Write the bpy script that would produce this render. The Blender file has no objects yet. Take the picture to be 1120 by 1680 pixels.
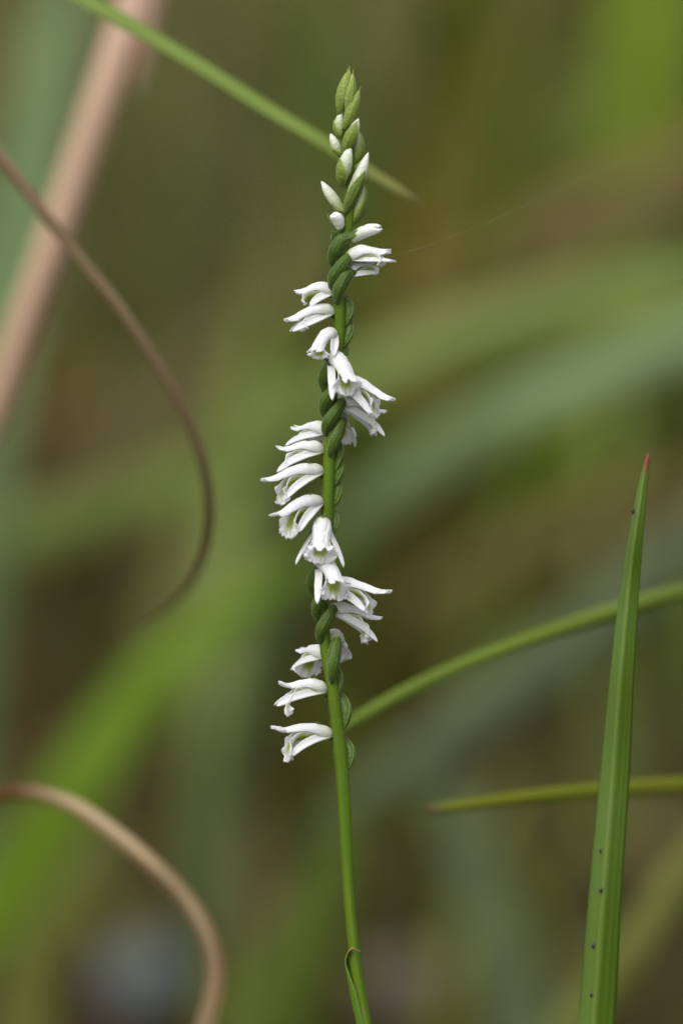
import bpy, math, random
import numpy as np
from mathutils import Vector, Matrix, noise as mnoise

random.seed(7); rng = np.random.default_rng(7)
sc = bpy.context.scene
C = sc.collection
R = math.radians

# ------------------------------------------------------------------ camera
W, H = 1120.0, 1680.0                 # size of the photograph, used to turn pixels into directions
D = 0.52                              # camera to orchid, metres (sharp plane)
K = 0.0933 / H / D                    # metres per pixel per metre of depth
PITCH = R(10.0)                       # the camera looks a little down
CEN = Vector((0, 0, 0.17))            # middle of the picture in the sharp plane
RV = Vector((1, 0, 0))
FV = Vector((0, math.cos(PITCH), -math.sin(PITCH)))
UV_ = Vector((0, math.sin(PITCH), math.cos(PITCH)))
CAM = CEN - FV * D
cd = bpy.data.cameras.new('camera')
cam = bpy.data.objects.new('camera', cd); C.objects.link(cam)
cam.location = CAM
cam.rotation_euler = (math.pi / 2 - PITCH, 0, 0)
cd.sensor_fit = 'VERTICAL'; cd.lens = 100.0
cd.sensor_height = 100.0 * 0.0933 / D; cd.sensor_width = cd.sensor_height * W / H
cd.clip_start = 0.02; cd.clip_end = 400.0
cd.dof.use_dof = True; cd.dof.focus_distance = D; cd.dof.aperture_fstop = 5.8
sc.camera = cam

# ------------------------------------------------------------------ light
SUN_EL, SUN_AZ = R(62), R(-150)       # high, veiled sun behind the camera's left shoulder
wd = bpy.data.worlds.new('World'); sc.world = wd; wd.use_nodes = True
nt = wd.node_tree; bg = nt.nodes['Background']
sky = nt.nodes.new('ShaderNodeTexSky'); sky.sky_type = 'NISHITA'; sky.sun_disc = False
sky.sun_elevation = SUN_EL; sky.sun_rotation = R(210); sky.dust_density = 4.0; sky.air_density = 1.0
hs = nt.nodes.new('ShaderNodeHueSaturation'); hs.inputs['Saturation'].default_value = 0.22   # overcast: greyer sky
nt.links.new(sky.outputs[0], hs.inputs['Color']); nt.links.new(hs.outputs[0], bg.inputs['Color'])
bg.inputs['Strength'].default_value = 0.15
sl = bpy.data.lights.new('sun', 'SUN'); sl.energy = 0.9; sl.angle = R(50); sl.color = (1.0, 0.97, 0.92)
so = bpy.data.objects.new('sun', sl); C.objects.link(so); so.location = (-1, -1.5, 3)
sdir = Vector((-0.40, -0.62, 1.15)).normalized()
so.rotation_euler = sdir.to_track_quat('Z', 'Y').to_euler()
sky.sun_elevation = math.asin(sdir.z); sky.sun_rotation = math.atan2(sdir.x, sdir.y)
sc.view_settings.view_transform = 'Standard'; sc.view_settings.look = 'None'
sc.view_settings.gamma = 1.0; sc.view_settings.use_curve_mapping = False
sc.view_settings.exposure = 0.6
sc.cycles.use_denoising = True
sc.cycles.max_bounces = 8

# ------------------------------------------------------------------ helpers
def at(u, v, d):
    """a point of the world seen at photo pixel (u, v), d metres deep along the view axis"""
    return CAM + FV * d + RV * ((u - W / 2) * K * d) + UV_ * ((H / 2 - v) * K * d)

def on_ground(u, d, z=0.0):
    p = at(u, H / 2, d); return Vector((p.x, p.y, z))

def S(h):
    """sRGB 0-255 triple to linear"""
    o = []
    for c in h:
        c /= 255.0
        o.append(c / 12.92 if c <= 0.04045 else ((c + 0.055) / 1.055) ** 2.4)
    return (*o, 1.0)

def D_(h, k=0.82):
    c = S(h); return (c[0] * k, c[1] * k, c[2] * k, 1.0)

def empty(name, loc=(0, 0, 0), parent=None, size=0.002):
    o = bpy.data.objects.new(name, None); C.objects.link(o); o.location = loc
    o.empty_display_size = size; o.parent = parent
    return o

def tag(o, label=None, cat=None, group=None, kind=None):
    if label: o['label'] = label
    if cat: o['category'] = cat
    if group: o['group'] = group
    if kind: o['kind'] = kind
    return o

def crom(pts, n):
    """Catmull-Rom through rows of any width, n samples, even in chord length"""
    P = np.array(pts, float)
    if len(P) == 2: return P[0] + (P[1] - P[0]) * np.linspace(0, 1, n)[:, None]
    k = min(3, P.shape[1])
    t = np.concatenate([[0], np.cumsum(np.sqrt(np.linalg.norm(np.diff(P[:, :k], axis=0), axis=1)) + 1e-9)])
    tt = np.concatenate([[0], np.cumsum(np.linalg.norm(np.diff(P[:, :k], axis=0), axis=1) + 1e-9)])
    m = np.zeros_like(P)
    for i in range(len(P)):
        a, b = max(0, i - 1), min(len(P) - 1, i + 1)
        m[i] = (P[b] - P[a]) / (tt[b] - tt[a])
    x = np.linspace(0, tt[-1], n); out = np.zeros((n, P.shape[1]))
    for j, xv in enumerate(x):
        i = min(len(P) - 2, max(0, int(np.searchsorted(tt, xv, 'right')) - 1))
        h = tt[i + 1] - tt[i]; s = (xv - tt[i]) / h
        out[j] = ((2*s**3 - 3*s**2 + 1) * P[i] + (s**3 - 2*s**2 + s) * h * m[i]
                  + (-2*s**3 + 3*s**2) * P[i + 1] + (s**3 - s**2) * h * m[i + 1])
    return out

def lut(x, xs, ys):
    """smooth look-up"""
    return np.interp(x, xs, ys) if np.isscalar(x) else np.interp(x, xs, ys)

def unit(a): return a / (np.linalg.norm(a, axis=-1, keepdims=True) + 1e-12)

def frames(P, ref):
    T = unit(np.gradient(P, axis=0)); N = np.zeros_like(P)
    n = np.array(ref, float)
    for i in range(len(P)):
        n = n - T[i] * np.dot(n, T[i]); n = n / (np.linalg.norm(n) + 1e-12); N[i] = n
    return T, N, np.cross(T, N)

def grid_obj(name, G, mat, parent=None, closed=False, thick=0.0, g=None, subsurf=0):
    """G: (rows, cols, 3) grid of points -> one smooth mesh object with a UV map and a pigment value g"""
    nr, ncol = G.shape[:2]
    verts = G.reshape(-1, 3).tolist(); faces = []; uvs = []
    for i in range(nr - 1):
        for j in range(ncol if closed else ncol - 1):
            j2 = (j + 1) % ncol
            faces.append((i * ncol + j, i * ncol + j2, (i + 1) * ncol + j2, (i + 1) * ncol + j))
            w = ncol if closed else ncol - 1
            uvs += [(j / w, i / (nr - 1)), ((j + 1) / w, i / (nr - 1)), ((j + 1) / w, (i + 1) / (nr - 1)), (j / w, (i + 1) / (nr - 1))]
    if closed:
        faces.append(tuple(range(ncol))[::-1]); uvs += [(0.5, 0)] * ncol
        faces.append(tuple((nr - 1) * ncol + j for j in range(ncol))); uvs += [(0.5, 1)] * ncol
    me = bpy.data.meshes.new(name); me.from_pydata(verts, [], faces)
    ul = me.uv_layers.new(name='UVMap')
    ul.data.foreach_set('uv', np.array(uvs, 'f').ravel())
    if g is not None:
        a = me.attributes.new('pigment', 'FLOAT', 'POINT'); a.data.foreach_set('value', np.array(g, 'f').ravel())
    me.polygons.foreach_set('use_smooth', [True] * len(me.polygons)); me.materials.append(mat); me.update()
    o = bpy.data.objects.new(name, me); C.objects.link(o); o.parent = parent
    if thick > 0:
        md = o.modifiers.new('thickness', 'SOLIDIFY'); md.thickness = thick; md.offset = 0.0
    if subsurf:
        md = o.modifiers.new('smooth', 'SUBSURF'); md.levels = subsurf; md.render_levels = subsurf
    return o

def tube_grid(P, rad, nseg=16, ref=(0.3, -1, 0.1), squash=1.0):
    T, N, B = frames(P, ref)
    a = np.linspace(0, 2 * math.pi, nseg, endpoint=False)
    rad = np.asarray(rad)
    return (P[:, None, :] + rad[:, None, None] * (np.cos(a)[None, :, None] * N[:, None, :]
            + squash * np.sin(a)[None, :, None] * B[:, None, :]))

# ------------------------------------------------------------------ materials
def newmat(name):
    m = bpy.data.materials.new(name); m.use_nodes = True
    n = m.node_tree.nodes; l = m.node_tree.links
    return m, n, l, n['Principled BSDF'], n['Material Output']

def leafy(name, cols, scale=(30, 2, 1), rough=0.45, trans=0.25, spec=0.4, tip=None, tip_at=0.9, tip_w=.05, mid=None, spots=0.0, bump=0.15, fine=(140, 3, 1), half=None):
    """blade material: long streaks of the given colours along the leaf (UV), optional coloured tip, midrib, dark spots"""
    m, n, l, b, out = newmat(name)
    uv = n.new('ShaderNodeUVMap'); uv.uv_map = 'UVMap'
    oi = n.new('ShaderNodeObjectInfo')
    mp = n.new('ShaderNodeMapping'); mp.inputs['Scale'].default_value = scale
    l.new(uv.outputs[0], mp.inputs[0])
    cm = n.new('ShaderNodeCombineXYZ'); mu = n.new('ShaderNodeMath'); mu.operation = 'MULTIPLY'; mu.inputs[1].default_value = 37.0
    l.new(oi.outputs['Random'], mu.inputs[0]); l.new(mu.outputs[0], cm.inputs[2]); l.new(cm.outputs[0], mp.inputs['Location'])
    ns = n.new('ShaderNodeTexNoise'); ns.inputs['Scale'].default_value = 1.0; ns.inputs['Detail'].default_value = 3
    l.new(mp.outputs[0], ns.inputs[0])
    cr = n.new('ShaderNodeValToRGB'); el = cr.color_ramp.elements
    el[0].position = 0.3; el[0].color = cols[0]; el[1].position = 0.7; el[1].color = cols[-1]
    for i, c in enumerate(cols[1:-1]):
        e = el.new(0.3 + 0.4 * (i + 1) / (len(cols) - 1)); e.color = c
    l.new(ns.outputs[0], cr.inputs[0]); col = cr.outputs[0]
    sep = n.new('ShaderNodeSeparateXYZ'); l.new(uv.outputs[0], sep.inputs[0])
    def mixin(col, fac, c):
        mx = n.new('ShaderNodeMix'); mx.data_type = 'RGBA'; l.new(fac, mx.inputs[0]); l.new(col, mx.inputs[6]); mx.inputs[7].default_value = c
        return mx.outputs[2]
    if half:   # paler half of a folded leaf: sky light on the fold, painted in
        r3 = n.new('ShaderNodeValToRGB'); e = r3.color_ramp.elements; e[0].position = .49; e[0].color = (0, 0, 0, 1); e[1].position = .53; e[1].color = (half[1],) * 3 + (1,)
        l.new(sep.outputs[0], r3.inputs[0]); col = mixin(col, r3.outputs[0], half[0])
    if mid:
        r2 = n.new('ShaderNodeValToRGB'); e = r2.color_ramp.elements
        e[0].position = mid[1] - 0.09; e[0].color = (0, 0, 0, 1); e[1].position = mid[1]; e[1].color = (0.6, 0.6, 0.6, 1)
        q = e.new(mid[1] + 0.09); q.color = (0, 0, 0, 1)
        l.new(sep.outputs[0], r2.inputs[0]); col = mixin(col, r2.outputs[0], mid[0])
    if tip:
        r2 = n.new('ShaderNodeValToRGB'); e = r2.color_ramp.elements
        e[0].position = tip_at - tip_w * .4; e[0].color = (0, 0, 0, 1); e[1].position = min(1, tip_at + tip_w * .6); e[1].color = (1, 1, 1, 1)
        l.new(sep.outputs[1], r2.inputs[0]); col = mixin(col, r2.outputs[0], tip)
    fn = n.new('ShaderNodeMapping'); fn.inputs['Scale'].default_value = fine; l.new(uv.outputs[0], fn.inputs[0])
    fz = n.new('ShaderNodeTexNoise'); fz.inputs['Scale'].default_value = 1; l.new(fn.outputs[0], fz.inputs[0])
    bp = n.new('ShaderNodeBump'); bp.inputs['Strength'].default_value = bump; bp.inputs['Distance'].default_value = 0.0002
    l.new(fz.outputs[0], bp.inputs['Height']); l.new(bp.outputs[0], b.inputs['Normal'])
    if spots > 0:
        vo = n.new('ShaderNodeTexNoise'); mp2 = n.new('ShaderNodeMapping'); mp2.inputs['Scale'].default_value = (7, 60, 1)
        l.new(uv.outputs[0], mp2.inputs[0]); l.new(mp2.outputs[0], vo.inputs[0]); vo.inputs['Scale'].default_value = 1
        r2 = n.new('ShaderNodeValToRGB'); e = r2.color_ramp.elements
        e[0].position = 0.74; e[0].color = (0, 0, 0, 1); e[1].position = 0.78; e[1].color = (spots, spots, spots, 1)
        l.new(vo.outputs[0], r2.inputs[0]); col = mixin(col, r2.outputs[0], S((45, 38, 25)))
    l.new(col, b.inputs['Base Color']); b.inputs['Roughness'].default_value = rough
    b.inputs['Specular IOR Level'].default_value = spec
    tr = n.new('ShaderNodeBsdfTranslucent'); l.new(col, tr.inputs[0])
    ms = n.new('ShaderNodeMixShader'); ms.inputs[0].default_value = trans
    l.new(b.outputs[0], ms.inputs[1]); l.new(tr.outputs[0], ms.inputs[2]); l.new(ms.outputs[0], out.inputs[0])
    return m

def pigment_mat(name, c0, c1, rough, trans, spec=0.4, sheen=0.0, sss=0.0, grain=0.0, grain_scale=4000, bump=0.3, c0b=None, coat=0.0):
    """colour runs from c0 to c1 with the mesh's pigment value; fine cell relief"""
    m, n, l, b, out = newmat(name)
    at_ = n.new('ShaderNodeAttribute'); at_.attribute_name = 'pigment'
    tc = n.new('ShaderNodeTexCoord')
    ns = n.new('ShaderNodeTexNoise'); ns.inputs['Scale'].default_value = 900; ns.inputs['Detail'].default_value = 4
    l.new(tc.outputs['Object'], ns.inputs[0])
    m0 = n.new('ShaderNodeMix'); m0.data_type = 'RGBA'; m0.inputs[6].default_value = c0; m0.inputs[7].default_value = c0b or c0
    l.new(ns.outputs[0], m0.inputs[0])
    mx = n.new('ShaderNodeMix'); mx.data_type = 'RGBA'; l.new(at_.outputs['Fac'], mx.inputs[0])
    l.new(m0.outputs[2], mx.inputs[6]); mx.inputs[7].default_value = c1
    l.new(mx.outputs[2], b.inputs['Base Color'])
    b.inputs['Roughness'].default_value = rough; b.inputs['Specular IOR Level'].default_value = spec
    if sheen:
        b.inputs['Sheen Weight'].default_value = sheen; b.inputs['Sheen Roughness'].default_value = 0.35; b.inputs['Sheen Tint'].default_value = (.9, 1, .85, 1)
    if sss:
        b.inputs['Subsurface Weight'].default_value = sss
        b.inputs['Subsurface Radius'].default_value = (0.6, 0.6, 0.45); b.inputs['Subsurface Scale'].default_value = 0.0005
    vo = n.new('ShaderNodeTexVoronoi'); vo.inputs['Scale'].default_value = grain_scale; l.new(tc.outputs['Object'], vo.inputs[0])
    bp = n.new('ShaderNodeBump'); bp.inputs['Strength'].default_value = bump; bp.inputs['Distance'].default_value = 0.00008
    l.new(vo.outputs[0], bp.inputs['Height']); l.new(bp.outputs[0], b.inputs['Normal'])
    tr = n.new('ShaderNodeBsdfTranslucent'); l.new(mx.outputs[2], tr.inputs[0])
    ms = n.new('ShaderNodeMixShader'); ms.inputs[0].default_value = trans
    l.new(b.outputs[0], ms.inputs[1]); l.new(tr.outputs[0], ms.inputs[2]); l.new(ms.outputs[0], out.inputs[0])
    return m

WHITE = (0.86, 0.865, 0.885, 1)
M_petal = pigment_mat('white_petal', WHITE, S((168, 182, 110)), 0.5, 0.48, spec=0.35, grain_scale=5000, bump=0.6, c0b=(0.90, 0.90, 0.91, 1))
M_lip = pigment_mat('frilled_lip', (0.90, 0.905, 0.91, 1), S((176, 190, 56)), 0.28, 0.48, spec=0.7, grain_scale=4500, bump=1.0)
M_bud = pigment_mat('white_bud', (.80, .81, .77, 1), S((150, 166, 70)), 0.45, 0.25, spec=0.35, grain_scale=5000, bump=0.5, c0b=(.86, .87, .86, 1))
M_ovary = pigment_mat('green_ovary', S((62, 86, 28)), S((106, 130, 36)), 0.45, 0.22, spec=0.3, sheen=.35, grain_scale=4000, bump=0.7, c0b=S((72, 98, 34)))
M_bract = pigment_mat('green_bract', S((64, 90, 26)), S((142, 162, 76)), 0.45, 0.30, spec=0.3, sheen=.35, grain_scale=4000, bump=0.6, c0b=S((82, 106, 32)))
M_youngbract = pigment_mat('young_bract', S((104, 130, 34)), S((172, 184, 104)), 0.45, 0.35, spec=0.3, sheen=.3, grain_scale=4000, bump=0.6, c0b=S((116, 138, 36)))
M_stem = leafy('green_stem', [S((72, 98, 6)), S((82, 108, 10)), S((92, 114, 18))], scale=(5, 14, 1), rough=0.5, trans=0.12, spec=.25, fine=(60, 400, 1), bump=0.35)
M_hair, _n, _l, _b, _o = newmat('clear_hair'); _b.inputs['Base Color'].default_value = (0.42, 0.50, 0.28, 1); _b.inputs['Roughness'].default_value = 0.35

# ------------------------------------------------------------------ ground
def ground_material():
    m, n, l, b, out = newmat('forest_soil')
    tc = n.new('ShaderNodeTexCoord')
    n1 = n.new('ShaderNodeTexNoise'); n1.inputs['Scale'].default_value = 6; n1.inputs['Detail'].default_value = 6
    n2 = n.new('ShaderNodeTexNoise'); n2.inputs['Scale'].default_value = 70; n2.inputs['Detail'].default_value = 8
    for q in (n1, n2): l.new(tc.outputs['Object'], q.inputs[0])
    r1 = n.new('ShaderNodeValToRGB'); e = r1.color_ramp.elements
    e[0].position = 0.35; e[0].color = S((42, 29, 15)); e[1].position = 0.65; e[1].color = S((64, 62, 22))
    r2 = n.new('ShaderNodeValToRGB'); e = r2.color_ramp.elements
    e[0].position = 0.3; e[0].color = S((30, 22, 13)); e[1].position = 0.75; e[1].color = S((72, 54, 30))
    l.new(n1.outputs[0], r1.inputs[0]); l.new(n2.outputs[0], r2.inputs[0])
    mx = n.new('ShaderNodeMix'); mx.data_type = 'RGBA'; mx.inputs[0].default_value = 0.4
    l.new(r1.outputs[0], mx.inputs[6]); l.new(r2.outputs[0], mx.inputs[7]); l.new(mx.outputs[2], b.inputs['Base Color'])
    b.inputs['Roughness'].default_value = 0.95; b.inputs['Specular IOR Level'].default_value = 0.15
    bp = n.new('ShaderNodeBump'); bp.inputs['Distance'].default_value = 0.0015; l.new(n2.outputs[0], bp.inputs['Height']); l.new(bp.outputs[0], b.inputs['Normal'])
    return m

def build_ground():
    u = np.linspace(-1, 1, 191); ax = 2.6 * u + 220 * np.sign(u) * np.abs(u) ** 11
    G = np.zeros((len(u), len(u), 3))
    for i, y in enumerate(ax):
        for j, x in enumerate(ax):
            h = 0.010 * mnoise.noise(Vector((x * 5, y * 5, 0))) + 0.003 * mnoise.noise(Vector((x * 17, y * 17, 3)))
            G[i, j] = (x, y, -0.006 + h * min(1, 0.25 + math.hypot(x, y) / 0.6))
    o = grid_obj('ground', G, ground_material())
    tag(o, kind='structure')
build_ground()

# ------------------------------------------------------------------ orchid
STEM = [  # photo pixel u, v of the stem's middle line and its width in pixels
    (574, 128, 5), (571, 160, 10), (569, 200, 15), (571, 240, 18), (573, 290, 20), (574, 330, 19), (570, 370, 18), (563, 410, 17), (558, 445, 17),
    (555, 480, 18), (557, 520, 19), (556, 560, 18), (549, 600, 18), (544, 650, 19), (541, 700, 19), (540, 750, 20), (538, 810, 21), (535, 870, 20),
    (529, 920, 19), (528, 970, 18), (531, 1020, 18), (534, 1065, 19), (542, 1110, 19), (549, 1160, 20), (555, 1210, 21), (561, 1265, 22),
    (566, 1350, 21), (570, 1430, 20), (576, 1510, 19), (585, 1590, 20), (594, 1650, 21), (602, 1700, 21)]
_sv = np.array([s[1] for s in STEM], float); _su = np.array([s[0] for s in STEM], float); _sw = np.array([s[2] for s in STEM], float)
PX = K * D                                             # one photo pixel in the sharp plane, metres (about 0.056 mm)
MM = 0.001
def stem_at(v):
    fine = crom([(u, vv, w) for u, vv, w in STEM], 400)
    i = int(np.argmin(abs(fine[:, 1] - v)))
    return at(fine[i, 0], v, D), fine[i, 2] * PX / 2
_fine = crom([(u, vv, w) for u, vv, w in STEM], 400)
def stem_at(v):
    u = np.interp(v, _fine[:, 1], _fine[:, 0]); w = np.interp(v, _fine[:, 1], _fine[:, 2])
    return at(u, v, D), w * PX / 2
def az_dir(a):
    """0 = along the picture's right, 90 = towards the viewer, 180 = left, 270 = away"""
    a = R(a); return RV * math.cos(a) - FV * math.sin(a)

base_pt = on_ground(640, D + 0.004, -0.004)
orchid = empty('orchid', base_pt, size=0.01)
tag(orchid, 'slender green orchid spike with small white flowers spiralling up its stem', 'orchid')
OB = np.array(base_pt)

hair_pts = []   # (position, direction, length) in orchid space
def note_hairs(G, n, lmin=0.10, lmax=0.22, centre=None):
    nr, nc = G.shape[:2]
    cen = G.mean(axis=1) if centre is None else centre
    for _ in range(n):
        i = rng.integers(0, nr - 1); j = rng.integers(0, nc); f = rng.random(); k = (j + 1) % nc; h = rng.random()
        p = (G[i, j] * (1 - f) + G[i + 1, j] * f) * (1 - h) + (G[i, k] * (1 - f) + G[i + 1, k] * f) * h
        c = cen[i] * (1 - f) + cen[i + 1] * f
        d = unit(p - c) + rng.normal(0, 0.25, 3)
        hair_pts.append((p, unit(d), rng.uniform(lmin, lmax) * MM))

def build_stem():
    P = [np.array(at(u, v, D)) for u, v, w in STEM]; rad = [w * PX / 2 for u, v, w in STEM]
    low = P[-1]
    for f in (0.25, 0.5, 0.75, 1.0):
        q = low * (1 - f) + np.array(base_pt) * f + np.array([0.004 * math.sin(f * math.pi), 0, 0])
        P.append(q); rad.append(0.00060 + 0.0005 * f)
    rows = crom([np.append(p, r) for p, r in zip(P, rad)], 330)
    P, rad = rows[:, :3] - OB, rows[:, 3]
    wob = np.array([1 + 0.03 * mnoise.noise(Vector((0, 0, i * 0.13))) for i in range(len(rad))])
    G = tube_grid(P, rad * wob, 18)
    grid_obj('stem', G[::-1], M_stem, orchid, closed=True)
    top = [i for i in range(len(P)) if (P[i] + OB)[2] > at(560, 1330, D).z]
    note_hairs(G[:len(top)], 1900, 0.08, 0.17)
    low_i = [i for i in range(len(P)) if (P[i] + OB)[2] > at(560, 1680, D).z and i not in top]
    note_hairs(G[low_i[0]:low_i[-1]], 500, 0.05, 0.10)
build_stem()

def sheet_on_path(P, N, B, half, ang, wrap, lift):
    """leaf wrapped about a path: rows along P, across by angle; half = distance from the path"""
    nr = len(P); nc = 25
    t = np.linspace(-1, 1, nc)
    G = np.zeros((nr, nc, 3))
    for i in range(nr):
        th = t * wrap[i] + ang; kl = 1 + .07 * np.exp(-(t / .1) ** 2) + .018 * np.cos(t * 16)
        G[i] = P[i] + (half[i] * kl)[:, None] * (np.cos(th)[:, None] * N[i] + np.sin(th)[:, None] * B[i])
    return G

def ovary_and_bract(flower, Minv, pts, rad, bract_len=1.3, seed=0, tint=0.0, b_ang=-0.35):
    """pts: world path of the ovary (low to high) ; a spindle with a pointed bract clasping its outer side"""
    rows = crom(pts, 26); P = rows - OB
    s = np.linspace(0, 1, 26)
    prof = rad * np.interp(s, [0, 0.12, 0.4, 0.65, 0.88, 1], [0.18, 0.55, 0.98, 1.0, 0.76, 0.55])
    axis = np.array(stem_at_world(rows.mean(axis=0))) - OB
    ref = unit(P.mean(axis=0) - axis)
    G = tube_grid(P, prof, 20, ref)
    # six faint ridges twisting round the ovary
    cen = G.mean(axis=1, keepdims=True); a = np.linspace(0, 2 * math.pi, 20, endpoint=False)
    G = cen + (G - cen) * (1 + 0.05 * np.cos(6 * a[None, :, None] / 2 * 1.0 + 3.0 * s[:, None, None]))
    note_hairs(G, 240, 0.10, 0.22)
    gl = np.repeat(np.interp(s, [0, 0.6, 1], [0.1, 0.15, 0.75])[:, None], 20, 1)
    grid_obj('ovary', loc(Minv, G), M_ovary, flower, closed=True, g=gl)
    # bract: continues past the ovary's top
    last = unit(P[-1] - P[-3]); step = np.linalg.norm(P[1] - P[0])
    ext = int(26 * (bract_len - 1)); Q = list(P)
    for k in range(ext):
        Q.append(Q[-1] + step * unit(last + ref * 0.25 * (k / max(1, ext)) + np.array(UV_) * 0.35))
    Q = np.array(Q); T, N, B = frames(Q, ref); nq = len(Q); q = np.linspace(0, 1, nq)
    half = np.interp(q * nq / 26, [0, 0.12, 0.4, 0.65, 0.88, 1.0, 1.3], [0.18, 0.57, 1.0, 1.02, 0.92, 1.10, 1.36]) * rad + 0.03 * MM
    wrap = np.interp(q, [0, 0.1, 0.35, 0.6, 0.8, 0.92, 1], [2.4, 2.2, 1.6, 1.1, 0.62, 0.28, 0.02]) * 0.95
    Gb = sheet_on_path(Q, N, B, half, b_ang, wrap, 0)
    note_hairs(Gb, 130, 0.06, 0.14, centre=Q)
    t = np.linspace(-1, 1, 25)
    gb = np.clip(np.abs(t)[None, :] ** 6 * 0.4 + np.interp(q, [0, 0.75, 1], [0, 0.0, 0.35])[:, None] + tint, 0, 1)
    grid_obj('bract', loc(Minv, Gb), M_bract, flower, thick=0.07 * MM, g=gb)

def stem_at_world(p):
    d = Vector(p) - CAM; dep = d.dot(FV); v = H / 2 - d.dot(UV_) / (K * dep)
    return stem_at(v)[0]

def loc(Minv, G):
    """orchid space -> the flower's own space"""
    A = np.array(Minv); sh = G.shape
    return (G.reshape(-1, 3) @ A[:3, :3].T + A[:3, 3]).reshape(sh)

def frame_matrix(o, x, z):
    x = x.normalized(); y = z.cross(x).normalized(); z = x.cross(y)
    M = Matrix(((x.x, y.x, z.x, o.x), (x.y, y.y, z.y, o.y), (x.z, y.z, z.z, o.z), (0, 0, 0, 1)))
    return M

def hood_grid(L, w, open_, jr, up=0.0, lobes=0.15, flare=0.35):
    ns, ntt = 40, 49
    s = np.linspace(0, 1, ns); t = np.linspace(-1, 1, ntt)
    zc = np.interp(s, [0, .12, .3, .5, .7, .85, 1], [-0.05, .14, .30, .26, .08, -.04, -.02]) * 1.1
    zc = np.convolve(np.pad(zc, 3, 'edge'), np.ones(7) / 7, 'valid')
    ry = np.interp(s, [0, .03, .1, .3, .6, .8, 1], [.22, .42, .56, .62, .56, .52, .50]) * w
    rz = np.interp(s, [0, .03, .1, .3, .6, .8, 1], [.22, .42, .54, .56, .46, .36, .26]) * w
    A = np.interp(s, [0, .08, .22, .45, 1], [170, 165, 125, 100, 84 + open_])
    G = np.zeros((ns, ntt, 3))
    lob = lobes * (1 - np.abs(np.cos(1.5 * math.pi * t)) ** 0.8) + 0.05 * np.abs(t)
    ph = jr.uniform(0, 6)
    for i in range(ns):
        e = max(0, (s[i] - .72) / .28); f = 1 + flare * e * e
        th = np.radians(A[i]) * t
        x = -.25 + (L + .25) * (s[i] - lob * e) + 0.07 * e ** 3 * (np.sin(31 * t + ph) + .7 * np.sin(53 * t + 2 * ph))
        G[i, :, 0] = x
        G[i, :, 1] = ry[i] * f * np.sin(th) * (1 + 0.10 * e * np.sin(9 * t + ph))
        G[i, :, 2] = zc[i] + rz[i] * np.cos(th) + up * e * e * 0.8 - 0.05 * e * np.abs(t) + 0.05 * e * np.sin(11 * t + ph)
    for i in range(ns):
        for j in range(ntt):
            q = Vector(G[i, j]) * .9 + Vector((ph * 3, ph, 0)); k = .055 * mnoise.noise(q) + .02 * mnoise.noise(q * 3)
            G[i, j, 1:] *= 1 + k / .5
    # seams between the dorsal sepal and the two petals
    seam = np.exp(-((np.abs(t) - .36) / .06) ** 2)
    G[:, :, 2] -= 0.075 * seam[None, :] * np.interp(s, [0, .2, 1], [0, 1, 1])[:, None]
    g = np.repeat(np.interp(s, [0, .06, .16, .3, 1], [.85, .5, .2, .03, 0])[:, None], ntt, 1)
    return G, g

def sepal_grid(L, side, spread, drop, jr, w=0.36, curl=0.0):
    n, nc = 24, 9
    p = [(-.05, side * .20, -.08), (.28 * L, side * (.60 + .10 * spread), -.30 - .12 * drop), (.55 * L, side * (.68 + .45 * spread), -.45 - .50 * drop),
         (.80 * L, side * (.72 + .85 * spread), -.55 - 1.15 * drop + curl)]
    q = Vector(p[-1]) - Vector(p[0])
    P = crom(p, n); T = unit(np.gradient(P, axis=0))
    s = np.linspace(0, 1, n); t = np.linspace(-1, 1, nc)
    hw = w * np.interp(s, [0, .1, .3, .55, .8, .93, 1], [.75, .85, .95, 1.0, .80, .52, .08])
    G = np.zeros((n, nc, 3)); wv = np.array([0.12, side * -0.55, 0.80])
    for i in range(n):
        v = wv - T[i] * np.dot(wv, T[i]); v /= np.linalg.norm(v); nrm = np.cross(T[i], v) * side
        G[i] = P[i] + (t * hw[i])[:, None] * v + ((t ** 2) * hw[i] * -0.45)[:, None] * nrm
        G[i] += nrm * 0.03 * math.sin(s[i] * 7 + jr.uniform(0, .3))
    g = np.repeat(np.interp(s, [0, .1, .25, 1], [.8, .4, .1, 0])[:, None], nc, 1)
    return G, g

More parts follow.
